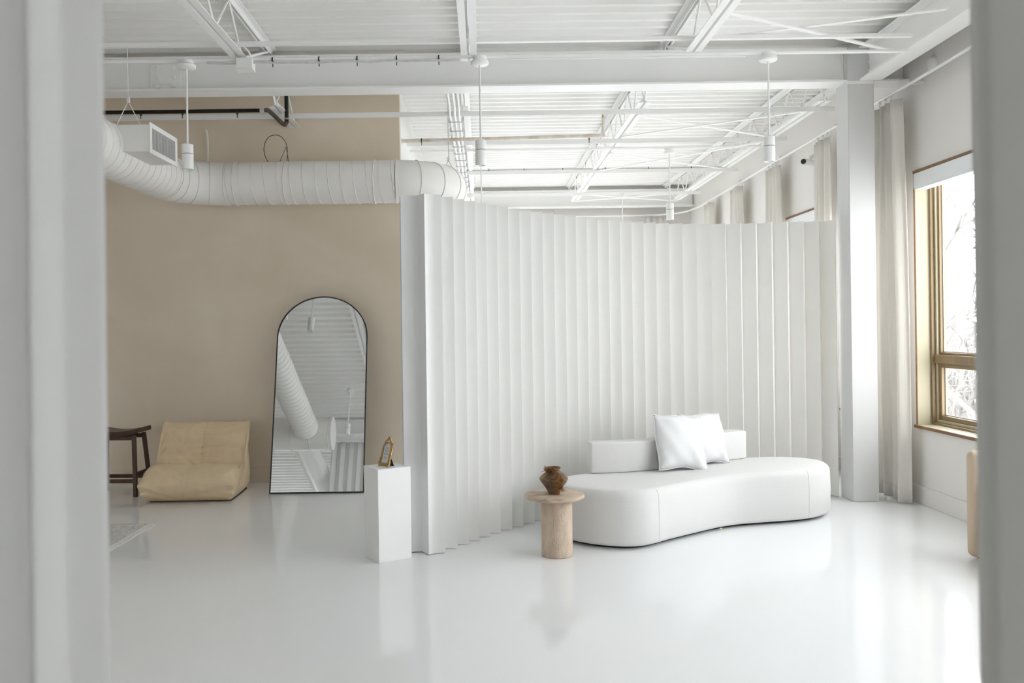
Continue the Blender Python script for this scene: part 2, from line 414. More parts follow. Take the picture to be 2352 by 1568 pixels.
# open-web joists running front to back
def angle(x, y0, y1, z, side, up):
    """L-angle along y: horizontal leg + vertical leg. side=+1 leg points +x; up=+1 vertical leg above"""
    w_, t = .048, .006
    a, b = sorted((x, x + side * w_)); p, q = sorted((x, x + side * t))
    m = MB().box(a, b, y0, y1, z - t / 2, z + t / 2)
    zz = sorted((z + up * t / 2, z + up * .045))
    return m.box(p, q, y0, y1, zz[0], zz[1])
def joist(x, y0, y1, b0, b1, zt, zb, label, panel=.62):
    r = empty('roof_joist', (x, (y0 + y1) / 2, zb)); ym = (y0 + y1) / 2
    for s_ in (-1, 1):
        angle(s_ * .011, y0 - ym, y1 - ym, zt - zb, s_, -1).build('top_chord', 'steel', r)
        angle(s_ * .011, b0 - ym, b1 - ym, 0, s_, 1).build('bottom_chord', 'steel', r)
    n = max(1, round((b1 - b0) / panel)); p = (b1 - b0) / n; h = zt - zb - .02
    me1 = MB().tube([(0, 0, .02), (0, p / 2, h)], .009, 6).mesh('web_rod', 'steel', True)
    me2 = MB().tube([(0, 0, h), (0, p / 2, .02)], .009, 6).mesh('web_rod', 'steel', True)
    for k in range(n):
        link('web_rod', me1, r, loc=(0, b0 - ym + k * p, 0)); link('web_rod', me2, r, loc=(0, b0 - ym + k * p + p / 2, 0))
    if b0 - y0 > .1: MB().tube([(0, b0 - ym, .02), (0, y0 + .06 - ym, h)], .011, 6).build('end_rod', 'steel', r, True)
    if y1 - b1 > .1: MB().tube([(0, b1 - ym, .02), (0, y1 - .06 - ym, h)], .011, 6).build('end_rod', 'steel', r, True)
    tag(r, label, 'joist', 'open-web roof joists'); return r
ZT, ZC = ZD - .012, 3.53
joist(-1.78, 1.15, 7.42, 1.9, 6.52, ZT, ZC, 'white open-web joist at upper left in front of the beam')
joist(-.08, 1.15, 7.42, 1.9, 6.6, ZT, ZC, 'white open-web joist at top centre in front of the beam')
joist(1.58, 1.15, 7.42, 1.9, 6.5, ZT, ZC, 'white open-web joist at upper right in front of the beam')
joist(-1.85, 7.49, 8.69, 7.86, 8.68, ZT, ZC, 'short joist end between the beam and the beige wall')
joist(-.17, 7.49, 14.8, 7.95, 14.0, ZT, ZC, 'joist beyond the beam carrying bundled conduits')
joist(1.49, 7.49, 14.8, 7.88, 14.0, ZT, ZC, 'middle joist beyond the beam above the pleated screen')
joist(3.13, 7.49, 14.8, 7.9, 14.0, ZT, ZC, 'joist beyond the beam nearest the window wall')

# bridging bars and braces
def bar(name, p, q, label, leg=-1, cat='brace', wd=.04, th=.006, group='bridging bars under the roof deck'):
    p = Vector(p); q = Vector(q); d = (q - p); L = d.length; a = math.atan2(d.y, d.x)
    leg = .1 if name == 'cross_brace' else leg
    o = MB().box(-L / 2, L / 2, -wd / 2, wd / 2, 0, th).box(-L / 2, L / 2, -wd / 2, -wd / 2 + th, -.04 if leg < 0 else th, 0 if leg < 0 else th + .04 * leg).build(name, 'steel')
    o.location = (p + q) / 2; o.rotation_euler = (0, math.asin(-d.z / L), a)
    return tag(o, label, cat, group)
bar('bridging_bar', (-4.6, 6.34, 3.582), (3.15, 6.34, 3.582), 'white bridging bar crossing the joists in front of the beam', .5)
bar('bridging_bar', (-4.6, 8.12, 3.52), (3.3, 8.12, 3.52), 'white bridging bar just behind the beam, crossing the beige wall')
bar('bridging_bar', (-.8, 9.4, 3.52), (3.3, 9.4, 3.52), 'bridging bar over the middle of the pleated screen')
bar('bridging_bar', (-.8, 11.2, 3.52), (3.3, 11.2, 3.52), 'far bridging bar with a thin cable tied along it')
bar('bridging_bar', (-.8, 13.1, 3.52), (3.3, 13.1, 3.52), 'farthest bridging bar near the far wall')
bar('cross_brace', (1.49, 8.3, 3.511), (3.13, 9.35, 3.511), 'flat cross brace rising rightward, nearest pair beyond the beam')
bar('cross_brace', (1.49, 9.2, 3.503), (3.13, 8.15, 3.503), 'flat cross brace falling rightward, nearest pair beyond the beam')
bar('cross_brace', (1.49, 10.1, 3.511), (3.13, 11.2, 3.511), 'flat cross brace of the second pair, far end at the window side')
bar('cross_brace', (1.49, 11.2, 3.503), (3.13, 9.5, 3.503), 'flat cross brace of the second pair, near end at the window side')
bar('cross_brace', (1.49, 13.9, 3.511), (3.13, 13.15, 3.511), 'flat cross brace of the farthest pair, near end at the window side')
bar('cross_brace', (1.49, 13.15, 3.503), (3.13, 13.95, 3.503), 'flat cross brace of the farthest pair, far end at the window side')
bar('cross_brace', (1.58, 5.80, 3.60), (3.18, 6.72, 3.60), 'flat cross brace at the upper right in front of the column')
bar('cross_brace', (1.58, 6.5, 3.62), (3.18, 5.9, 3.62), 'second flat cross brace at the upper right corner of the ceiling')

# ================================================================== CONDUITS, PIPES
def ties(parent, xs, y, z, r=.014):
    me = MB().lathe([(r, -.004), (r + .003, -.004), (r + .003, .004), (r, .004)], n=12).xf(Matrix.Rotation(PI / 2, 4, 'Y'))
    me.box(-.003, .003, -.003, .003, -r - .03, -r)
    me = me.mesh('cable_tie', 'black')
    for x in xs: link('cable_tie', me, parent, loc=(x, y, z))
def wobble(x0, x1, y, z, n, a, seed):
    rnd = random.Random(seed)
    return [(x0 + (x1 - x0) * i / n, y + rnd.uniform(-a, a), z + rnd.uniform(-a, a)) for i in range(n + 1)]
cn = empty('electrical_conduit', (0, 6.4, 3.50))
MB().tube([(-4.6, 0, 0), (3.17, 0, 0)], .0135, 10).build('pipe', 'steel', cn, True)
MB().tube(wobble(-2.0, -.15, -.012, -.027, 14, .004, 1), .008, 6).build('flex_cable', 'galv', cn, True)
MB().tube(wobble(.2, 1.95, -.008, -.025, 10, .003, 2), .006, 6).build('flex_cable', 'steel', cn, True)
ties(cn, (-1.52, -1.18, -.9, -.61, -.3), 0, -.006, .02)
tag(cn, 'white conduit with black cable ties carrying the front pendant row', 'conduit')
cn = empty('electrical_conduit', (0, 6.36, 3.602))
MB().tube(wobble(-4.4, -1.85, 0, 0, 12, .006, 5), .009, 6).build('flex_cable', 'galv', cn, True)
tag(cn, 'thin spiral cable lying on the bridging bar at upper left', 'cable')
cn = empty('electrical_conduit', (0, 11.2, 3.54))
MB().tube(wobble(-.3, 3.2, 0, 0, 12, .006, 6), .009, 6).build('flex_cable', 'galv', cn, True)
ties(cn, (.1, .55, 1.05, 1.6, 2.15, 2.7), 0, 0, .012)
tag(cn, 'grey cable tied along the far bridging bar', 'cable')
cn = empty('electrical_conduit', (0, 9.8, 3.511))
MB().tube([(-.8, 0, 0), (3.3, 0, 0)], .012, 8).build('pipe', 'steel', cn, True)
tag(cn, 'white conduit carrying the pendants beyond the beam', 'conduit')
# bundle under the centre joist beyond the beam
cn = empty('conduit_bundle', (-.24, 8.0, 3.49))
for dx, r_ in ((-.045, .014), (.0, .016), (.04, .012)):
    MB().tube([(dx - .005, -.45, .10), (dx, -.15, .06), (dx, .1, 0), (dx + .01, 4.6, 0)], r_, 8).build('pipe', 'steel', cn, True)
tme = MB().box(-.065, .065, -.004, .004, -.02, -.014).box(-.065, -.059, -.004, .004, -.02, .02).box(.059, .065, -.004, .004, -.02, .02).mesh('cable_tie', 'gasket')
for k in range(11): link('cable_tie', tme, cn, loc=(0, .3 + k * .38, 0))
tag(cn, 'bundle of white conduits strapped below the centre joist', 'conduit')
def jbox(loc, label, hole=False):
    r = empty('junction_box', loc)
    MB().box(-.06, .06, -.045, .045, -.05, .03).build('box', 'galv' if hole else 'plastic', r, bevel=.004)
    MB().box(-.064, .064, -.049, .049, -.058, -.05).build('cover', 'galv' if hole else 'plastic', r, bevel=.003)
    if hole:
        MB().lathe([(.012, 0), (.012, -.004)], n=12).xf(Matrix.Rotation(-PI / 2, 4, 'X')).build('knockout', 'black', r, loc=(-.03, -.0455, 0))
    tag(r, label, 'junction box')
    return r
jb = jbox((-1.72, 6.40, 3.475), 'white junction box on the conduit below the upper left joist')
for dx in (-.03, .035):
    MB().tube(spline([(dx, 0, .03), (dx - .01, 0, .08), (dx - .10, .03, .17), (dx - .16, .05, .2)], 5), .008, 6).build('flex_cable', 'steel', jb, True)
jbox((-.23, 12.35, 3.56), 'galvanised junction box with a round hole at the end of the conduit bundle', True)
# black drain pipe
dp = empty('drain_pipe', (-2.0, 7.95, 3.52))
MB().tube([(-2.6, 0, 0), (0, 0, 0)], .018, 12).build('pipe', 'iron', dp, True)
MB().tube(spline([(0.02, 0, 0), (.06, 0, 0), (.11, .03, -.04), (.17, .06, -.10), (.2, .07, -.115), (.215, .07, -.09)], 4), .02, 12).build('elbow', 'brownpipe', dp, True)
MB().tube([(.215, .07, -.10), (.215, .07, .26)], .018, 12).build('riser', 'iron', dp, True)
MB().tube([(-.01, 0, 0), (.03, 0, 0)], .024, 12).build('collar', 'galv', dp, True)
MB().tube([(.215, .07, -.07), (.215, .07, -.055)], .021, 12).build('collar', 'brass', dp, True)
ties(dp, (-1.55, -1.1, -.72, -.22), 0, -.012, .02)
tag(dp, 'black iron drain pipe with an elbow below the beam', 'pipe')
sp_ = empty('sprinkler_pipe', (-.80, 8.86, 3.42))
MB().tube([(0, 0, 0), (2.06, -.05, .02)], .019, 12).build('pipe', 'rustpipe', sp_, True)
MB().tube([(2.04, -.05, .0), (2.04, -.05, .20)], .015, 10).build('riser', 'rustpipe', sp_, True)
MB().lathe([(.008, .2), (.012, .21), (.006, .225), (.013, .24), (.013, .245), (0, .25)], n=10).build('sprinkler_head', 'brass', sp_, True, loc=(2.04, -.05, 0))
MB().lathe([(.03, 0), (.03, .008), (.02, .01)], n=16).xf(Matrix.Rotation(PI / 2, 4, 'Y')).build('wall_plate', 'plastic', sp_, True, loc=(-.008, 0, 0))
ties(sp_, (.2, 1.9), -.02, .0, .02)
tag(sp_, 'scuffed white sprinkler pipe running out of the wall corner', 'pipe')
rd = empty('wall_conduit', (-2.72, YB - .025, 2.95))
MB().tube([(0, 0, 0), (0, 0, .42), (.0, -.01, .50), (-.005, -.03, .56)], .011, 8).build('pipe', 'steel', rd, True)
tag(rd, 'short vertical conduit on the beige wall above the duct', 'conduit')

# pendants
PX = (-2.155, 0.0, 2.12)
def pendant(x, y, label, group='white cylinder pendant lamps'):
    r = empty('pendant_lamp', (x, y, 2.70))
    MB().lathe([(0, .80), (.052, .80), (.052, .775), (.066, .765), (.066, .745), (.058, .738), (0.012, .736)], n=28).build('canopy', 'plastic', r, True)
    MB().tube([(0, 0, .17), (0, 0, .75)], .0075, 10).build('rod', 'plastic', r, True)
    MB().lathe([(0, .185), (.036, .185), (.041, .18), (.041, .115), (0, .115)], n=32).build('upper_housing', 'plastic', r, True)
    MB().lathe([(.0395, .1155), (.0395, .111)], n=32).build('shadow_gap', 'black', r, True)
    MB().lathe([(0, .1115), (.041, .1115), (.041, .006), (.039, 0), (.033, 0), (.031, .02), (0, .02)], n=32).build('lower_housing', 'plastic', r, True)
    MB().lathe([(.031, .012), (0, .008)], n=24).build('lens', 'cassette', r, True)
    tag(r, label, 'pendant lamp', group)
pendant(PX[0], 6.4, 'white cylinder pendant lamp hanging in front of the air duct')
pendant(PX[1], 6.4, 'white cylinder pendant lamp at the centre in front of the beam')
pendant(PX[2], 6.4, 'white cylinder pendant lamp near the column in front of the beam')
pendant(PX[2], 9.8, 'smaller far pendant lamp just above the screen, near the windows')
pendant(PX[1], 9.8, 'far pendant rod rising behind the left part of the screen')
pendant(PX[2], 13.1, 'farthest pendant, only its thin rod above the screen')
pendant(PX[0], 3.15, 'pendant lamp seen only as a reflection low in the mirror')

# ================================================================== DUCT
DZ, DR = 2.90, .20
dk = empty('air_duct', (-2.85, 8.22, DZ))
def rel(p): return (p[0] + 2.85, p[1] - 8.22, p[2] - DZ)
ER = .46
e1 = [(-2.85 + ER - ER * math.cos(t), 8.22 - ER + ER * math.sin(t), DZ) for t in [PI / 2 * k / 16 for k in range(17)]]
MB().tube([rel(p) for p in [(-2.85, 3.0, DZ), (-2.85, 5.0, DZ), (-2.85, 8.22 - ER, DZ)]], DR, 48, cap=False).build('straight_run', 'duct', dk, True, 60)
MB().tube([rel(p) for p in e1], DR + .001, 48, cap=False).build('elbow', 'duct', dk, True, 60)
MB().tube([rel(p) for p in [(-2.85 + ER, 8.22, DZ), (-1.6, 8.22, DZ), (-.80, 8.22, DZ)]], DR, 48, cap=False).build('straight_run', 'duct', dk, True, 60)
E2 = .45
e2 = [(-.80 + E2 * math.sin(t), 8.22 + E2 - E2 * math.cos(t), DZ) for t in [PI / 2 * k / 16 for k in range(17)]]
MB().tube([rel(p) for p in e2], DR + .001, 48, cap=False).build('elbow', 'duct', dk, True, 60)
MB().tube([rel(p) for p in [(-.80 + E2, 8.22 + E2, DZ), (-.80 + E2, 14.6, DZ)]], DR, 48, cap=False).build('straight_run', 'duct', dk, True, 60)
def ringat(c, ax, r=.0045, R=DR + .002):
    ax = Vector(ax).normalized(); u = Vector((0, 0, 1)); b = ax.cross(u)
    c = Vector(c)
    return MB().tube([c + (u * math.cos(a) + b * math.sin(a)) * R for a in [2 * PI * k / 56 for k in range(56)]], r, 5, closed=True)
for path in (e1, e2):
    for k in range(0, 17, 4):
        a = Vector(path[max(k - 1, 0)]); b = Vector(path[min(k + 1, 16)])
        ringat(rel(path[k]), b - a, .005, DR + .003).build('gore_seam', 'seam', dk, True)
def helix(p, q, pitch_, ph=0):
    p = Vector(p); q = Vector(q); ax = (q - p).normalized(); u = Vector((0, 0, 1)); b = ax.cross(u); L = (q - p).length
    n = int(L / pitch_ * 40)
    return MB().tube([p + ax * L * i / n + (u * math.cos(2 * PI * i / 40 + ph) + b * math.sin(2 * PI * i / 40 + ph)) * (DR + .001) for i in range(n + 1)], .0035, 4)
helix(rel((-2.85 + ER, 8.22, DZ)), rel((-.80, 8.22, DZ)), .118).build('spiral_seam', 'seam', dk, True)
helix(rel((-2.85, 3.2, DZ)), rel((-2.85, 8.22 - ER, DZ)), .118, 1.0).build('spiral_seam', 'seam', dk, True)
for cx in (-2.30, -1.83, -1.0): ringat(rel((cx, 8.22, DZ)), (1, 0, 0), .0055, DR + .003).build('coupling_band', 'seam', dk, True)
tag(dk, 'white spiral air duct with elbows along the beige wall', 'air duct')
# side register on the duct
rg = empty('air_register', (-2.456, 6.73, 2.95))
MB().box(-.26, 0, -.27, .27, -.10, .10).build('neck', 'duct', rg, bevel=.003)
fr = MB(); fr.box(0, .012, -.285, -.245, -.115, .115).box(0, .012, .245, .285, -.115, .115).box(0, .012, -.245, .245, -.115, -.078).box(0, .012, -.245, .245, .078, .115)
fr.build('face_frame', 'plastic', rg, bevel=.003)
MB().box(.0005, .002, -.245, .245, -.078, .078).build('backing', 'iron', rg)  # black sheet painting the shade in the gaps between the louvers
lm = MB().box(-.008, .006, -.0015, .0015, -.078, .078).xf(Matrix.Rotation(-.45, 4, 'Z')).mesh('louver', 'plastic')
for k in range(20): link('louver', lm, rg, loc=(.009, -.233 + k * .0245, 0))
MB().box(-.262, -.255, -.30, .30, -.108, .108).build('saddle_flange', 'duct', rg)
tag(rg, 'white rectangular louvred register on the side of the duct', 'air register')
# big cross duct behind the camera side, seen in the mirror
ck = empty('air_duct', (-4.2, 2.75, DZ))
MB().tube([(-1.95, 0, 0), (1.75, 0, 0)], .27, 48).build('trunk_run', 'duct', ck, True, 60)
for k in range(6): ringat((1.7 - .3 * k, 0, 0), (1, 0, 0), .005, .273).build('coupling_band', 'seam', ck, True)
MB().tube([(1.2, -.1, 0), (1.2, -7.6, 0)], .2, 40, cap=False).build('branch_run', 'duct', ck, True, 60)
tag(ck, 'thick capped trunk duct reflected in the mirror', 'air duct')
# suspension cables
def cable(name, pts, r, label, m='seam', smooth_n=8):
    o = MB().tube(spline(pts, smooth_n), r, 6).build(name, m, None, True)
    return tag(o, label, 'cable')
hc = empty('hanger_cable', (-2.85, 7.05, 3.4))
MB().tube([(0, 0, .42), (.0, 0, .0)], .003, 6).build('wire', 'steel', hc, True)
MB().box(-.012, .012, -.01, .01, -.03, .02).build('gripper', 'plastic', hc, bevel=.003)
for s_ in (-1, 1): MB().tube([(0, 0, -.02), (s_ * .1, 0, -.22), (s_ * .19, 0, -.40)], .003, 6).build('wire', 'steel', hc, True)
tag(hc, 'thin wire hanger holding up the duct at the left', 'cable')
hc = empty('hanger_cable', (-.34, 9.1, 3.28))
MB().tube([(0, 0, .55), (0, 0, 0)], .003, 6).build('wire', 'gasket', hc, True)
MB().box(-.012, .012, -.01, .01, -.03, .02).build('gripper', 'galv', hc, bevel=.003)
for s_ in (-1, 1): MB().tube([(0, 0, -.02), (s_ * .19, 0, -.36)], .003, 6).build('wire', 'gasket', hc, True)
tag(hc, 'thin wire hanger above the far duct elbow', 'cable')
hc = empty('hanger_cable', (-1.90, 8.3, 3.1))
MB().tube(spline([(.05, 0, 0), (.055, 0, .14), (.03, 0, .22), (-.03, 0, .27), (-.11, 0, .26), (-.16, 0, .19), (-.165, 0, .10), (-.13, 0, .02), (-.09, 0, -.02)], 6), .003, 6).build('wire_loop', 'iron', hc, True)
for s_ in (-.03, .07): MB().tube([(.045, 0, .16), (s_, 0, -.01)], .0025, 6).build('wire', 'iron', hc, True)
tag(hc, 'looped loose wire standing above the duct on the beige wall', 'cable')
# security camera + round sensor
sc_ = empty('security_camera', (XW - .005, 9.42, 3.26))
MB().tube([(0, 0, .07), (-.05, 0, .05), (-.07, -.02, .0)], .018, 12).build('bracket', 'plastic', sc_, True)
MB().tube([(-.02, .01, -.02), (-.17, -.12, -.02)], .035, 16).build('body', 'plastic', sc_, True, 30)
MB().tube([(-.168, -.118, -.02), (-.176, -.126, -.02)], .028, 16).build('lens', 'black', sc_, True, 30)
tag(sc_, 'white bullet security camera high on the window wall', 'camera')
sn = MB().lathe([(0, .03), (.045, .028), (.055, .02), (.06, 0)], n=28).xf(Matrix.Rotation(-PI / 2, 4, 'Y')).build('wall_sensor', 'plastic', None, True, 30, loc=(XW, 6.95, 3.57))
tag(sn, 'round white sensor on the wall above the window curtain', 'sensor')

# ================================================================== CURTAIN RAIL AND WINDOW CURTAINS
rl = empty('curtain_rail', (3.5, 7.0, 3.44))
path = [(0, -1.4, .03), (0, 0, .01), (0, 3, 0), (0, 6.6, -.02), (-.02, 7.2, -.02), (-.12, 7.7, -.02), (-.5, 7.98, -.02), (-1.2, 8.03, -.02), (-3.4, 8.04, -.02)]
MB().tube(spline(path, 8), .014, 8).build('track', 'plastic', rl, True)
for yy in (-.9, .1, 1.6, 3.2, 4.8, 6.2):
    MB().box(-.01, .115, yy - .012, yy + .012, .005, .03).build('bracket', 'plastic', rl)
tag(rl, 'white curtain rail bending round the far corner', 'curtain rail')

def sheet(name, fn, nu, nv, m, parent=None, thick=.003):
    vs = []; fs = []
    for j in range(nv + 1):
        for i in range(nu + 1): vs.append(fn(i / nu, j / nv))
    for j in range(nv):
        for i in range(nu):
            a = j * (nu + 1) + i; fs.append((a, a + 1, a + nu + 2, a + nu + 1))
    o = MB().add(vs, fs).build(name, m, parent, True, 180)
    if thick:
        s_ = o.modifiers.new('solid', 'SOLIDIFY'); s_.thickness = thick
    return o
hook = MB().tube([(0, 0, 0), (0, 0, .04), (.008, 0, .048), (0, 0, .052)], .004, 5).box(-.01, .01, -.006, .006, .05, .066).mesh('hook', 'plastic', True)
def wcurtain(yc, wd, folds, seed, label, axis='y', zt=3.37):
    rnd = random.Random(seed); ph = rnd.uniform(0, 6); k2 = rnd.uniform(.7, 1.3)
    base = (3.475, yc, 0) if axis == 'y' else (yc, 14.97, 0)
    r = empty('window_curtain', base, 0 if axis == 'y' else PI / 2)
    lean = rnd.uniform(-.02, .02)
    def fn(a, b):
        z = .015 + (zt - .015) * b
        sp = 1.0 - .10 * b + .05 * math.sin(3 * b + ph)
        amp = .036 * (1 - .35 * b) + .012 * math.sin(2 * PI * a * k2 + ph)
        yy = (a - .5) * wd * sp + .012 * math.sin(7 * a + 4 * b + ph) + lean * (1 - b)
        xx = amp * math.sin(2 * PI * folds * a + ph + .5 * math.sin(2.2 * b + seed)) + .010 * math.sin(5 * a + 3 * b)
        return (xx, yy, z)
    sheet('fabric', fn, folds * 12, 24, 'linen', r)
    hem = sheet('hem', lambda a, b: tuple(Vector(fn(a, b * .03)) + Vector((-.004, 0, 0))), folds * 12, 2, 'linen', r, .002)
    for k in range(folds):
        a = (k + .5) / folds; p = fn(a, 1); link('hook', hook, r, loc=(.02, p[1], zt - .002))
    tag(r, label, 'curtain', 'gathered linen curtains at the windows')
    return r
wcurtain(7.46, .54, 4, 3, 'gathered cream linen curtain between the column and the nearest window')
wcurtain(8.85, .50, 4, 5, 'gathered linen curtain just left of the column, above the screen')
wcurtain(10.4, .55, 4, 9, 'gathered linen curtain behind the screen, second from the column')
wcurtain(11.9, .55, 4, 14, 'gathered linen curtain behind the screen, third from the column')
wcurtain(13.35, .5, 4, 21, 'gathered linen curtain behind the screen, nearest the far corner')
wcurtain(3.0, .5, 4, 25, 'small gathered linen curtain on the far wall by the corner', 'x')

# foreground curtains framing the view
def fcurtain(x0, x1, y, seed, label, edge, fab='sheer', zt=3.40):
    rnd = random.Random(seed); r = empty('room_curtain', ((x0 + x1) / 2, y, 0)); W = x1 - x0; n = round(W / .15)
    amps = [rnd.uniform(.02, .034) for _ in range(n + 2)]
    def fn(a, b):
        t = a * n; i = int(t); f = t - i; am = amps[i] * (1 - f) + amps[i + 1] * f
        flat = min(1, abs(a - edge) * W / .10)
        yy = am * (.25 + .75 * flat) * math.sin(2 * PI * t) + .008 * math.sin(5 * a + 2 * b)
        return ((a - .5) * W + .015 * flat * math.sin(4 * PI * t + 1), yy, .012 + (zt - .012) * b)
    sheet('fabric', fn, n * 16, 16, fab, r, .004)
    tk = MB().box(-W / 2, W / 2, -.015, .015, zt + .03, zt + .055).build('track', 'plastic', r)
    for k in range(n): link('hook', hook, r, loc=((k + .5) / n * W - W / 2, 0, zt - .02))
    for k in range(3): MB().tube([(-W / 2 + W * (k + .5) / 3, 0, zt + .05), (-W / 2 + W * (k + .5) / 3, 0, ZB0)], .006, 6).build('hanger', 'plastic', r)
    tag(r, label, 'curtain', 'white curtains framing the view')
fcurtain(-2.75, -.518, 1.2, 2, 'blurred white curtain filling the left edge of the view', 1)
fcurtain(.684, 3.15, 1.2, 6, 'blurred shade-toned white curtain filling the right edge of the view', 0, 'sheer_shade')

# ================================================================== PLEATED SCREEN
ctrl = [(-.272, 5.839), (-.119, 6.055), (.063, 6.315), (.29, 6.58), (.533, 6.82), (.905, 7.16), (1.20, 7.385), (1.50, 7.555), (1.805, 7.655), (2.16, 7.69), (2.58, 7.645), (3.06, 7.55)]
SH = 2.405
def even(pts, n):
    P = [Vector((p[0], p[1])) for p in spline([(a, b, 0) for a, b in pts], 24)]
    L = [0.0]
    for p, q in zip(P, P[1:]): L.append(L[-1] + (q - p).length)
    out = []; j = 0
    for k in range(n + 1):
        t = L[-1] * k / n
        while j < len(L) - 2 and L[j + 1] < t: j += 1
        f = (t - L[j]) / (L[j + 1] - L[j]); out.append(P[j].lerp(P[j + 1], min(1, f)))
    return out
R = [Vector((-.382, 5.786))] + even(ctrl, 31)
scr = empty('pleated_screen', (1.3, 7.0, 0))
def nrm2(i):
    a = R[max(i - 1, 0)]; b = R[min(i + 1, len(R) - 1)]; t = (b - a).normalized(); return Vector((-t.y, t.x))   # away from camera
DEP, THK = .105, .24
VF = []; RB = []; VB = []
for i in range(len(R) - 1):
    n_ = (nrm2(i) + nrm2(i + 1)).normalized()
    wv = .70 + .07 * min(1, max(0, (i - 10) / 12))
    VF.append(R[i] * wv + R[i + 1] * (1 - wv) + n_ * DEP)
    VB.append((R[i] + R[i + 1]) / 2 + n_ * (DEP + .035))
    RB.append(R[i] + nrm2(i) * THK)
RB.append(R[-1] + nrm2(len(R) - 1) * THK)
O2 = Vector((1.3, 7.0))
def bow(a, b, dep, n=5):
    d = b - a; nn = Vector((-d.y, d.x)).normalized()
    return [a + d * (k / n) + nn * dep * math.sin(PI * (k / n) ** .8) for k in range(n)] + [b]
def pl(front, back, name, parent):
    P = [p - O2 for p in front + back]; n = len(P); nf = len(front); fs = []
    vs = [(p.x, p.y, z) for z in (.004, SH) for p in P]
    for i in range(n):
        if i == nf - 1 or i == n - 1: continue        # shared inner sides left open
        j = (i + 1) % n; fs.append((i, j, n + j, n + i))
    fs.append(tuple(n + i for i in range(n)))
    return MB().add(vs, fs).build(name, 'paper', parent, True, 28)
pl(bow(R[0], R[1], .018) + [VF[1]], [VB[1], RB[1], VB[0]], 'pleat', scr)
for i in range(2, len(R) - 1):
    pl(bow(VF[i - 1], R[i], .010) + [VF[i]], [VB[i], RB[i], VB[i - 1]], 'pleat', scr)
# first fold: the wide grey end panel and its return
ep = MB()
for a, b in (((-.545, 5.852), (-.432, 5.872)), ((-.432, 5.872), (-.382, 5.786))):
    d = (Vector(b) - Vector(a)).normalized(); nn = Vector((-d.y, d.x)) * .004
    q = [Vector(a) - O2, Vector(b) - O2, Vector(b) + nn - O2, Vector(a) + nn - O2]
    ep.prism([(p.x, p.y) for p in q], .006, SH)
ep.build('end_panel', 'endpanel', scr)
MB().box(-.551 - 1.3, -.545 - 1.3, 5.85 - 7, 5.88 - 7, .006, SH - .01).build('end_edge', 'gasket', scr)
# back of the folded end
MB().prism([tuple(p - O2) for p in (Vector((-.545, 5.86)), Vector((-.425, 5.885)), Vector((-.36, 5.90)), VB[0], RB[0], Vector((-.545, 6.0)))], .006, SH - .002).build('end_block', 'endpanel', scr)
MB().prism([tuple(p - O2) for p in (VF[-1], R[-1], R[-1] + Vector((.006, .004)), RB[-1], VB[-1])], .006, SH).build('end_panel', 'paper', scr)
tag(scr, 'tall white accordion-pleated screen curving behind the sofa', 'screen')

# ================================================================== SOFA
sofa = empty('curved_sofa', (1.6, 6.6, 0)); so = Vector((1.6, 6.6))
out = [(.50, 6.22), (.56, 6.07), (.68, 5.95), (.80, 5.88), (.94, 5.84), (1.07, 5.862), (1.18, 5.935), (1.28, 6.025), (1.5, 6.2), (1.7, 6.352), (1.88, 6.45), (2.1, 6.51),
       (2.35, 6.572), (2.55, 6.665), (2.70, 6.83), (2.755, 7.03), (2.70, 7.2), (2.52, 7.32), (2.30, 7.335), (2.08, 7.27), (1.85, 7.14), (1.6, 6.97), (1.3, 6.80), (1.0, 6.68), (.75, 6.62), (.56, 6.48), (.49, 6.35)]
loop = [Vector((p[0], p[1])) for p in spline([(a, b, 0) for a, b in out], 6, True)]
nl = len(loop)
def inset(d):
    r = []
    for i in range(nl):
        t = (loop[(i + 2) % nl] - loop[i - 2]).normalized(); n_ = Vector((-t.y, t.x))
        r.append(loop[i] + n_ * d)
    return r
lv = [(.03, .02), (.012, .028), (.0, .05), (-.004, .2), (.0, .33)] + [(.055 * (1 - math.cos(t)), .343 + .055 * math.sin(t)) for t in [PI / 2 * k / 6 for k in range(1, 7)]] + [(.10, .402), (.17, .405)]
rings = [[(p.x - so.x, p.y - so.y, z) for p in inset(d)] for d, z in lv]
MB().loops(rings).build('seat_base', 'boucle', sofa, True, 60)
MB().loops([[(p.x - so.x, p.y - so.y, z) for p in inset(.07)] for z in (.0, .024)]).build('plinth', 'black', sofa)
def seam(i):
    p = loop[i]; t = (loop[(i + 1) % nl] - loop[i - 1]).normalized(); n_ = Vector((-t.y, t.x))
    pts = [(p.x + n_.x * (d - .0005) - so.x, p.y + n_.y * (d - .0005) - so.y, z) for d, z in lv[1:9]]
    MB().tube(pts, .0022, 5).build('seam', 'boucle', sofa, True)
def near(x, y): return min(range(nl), key=lambda i: (loop[i] - Vector((x, y))).length)
seam(near(1.175, 5.93)); seam(near(2.47, 6.62))
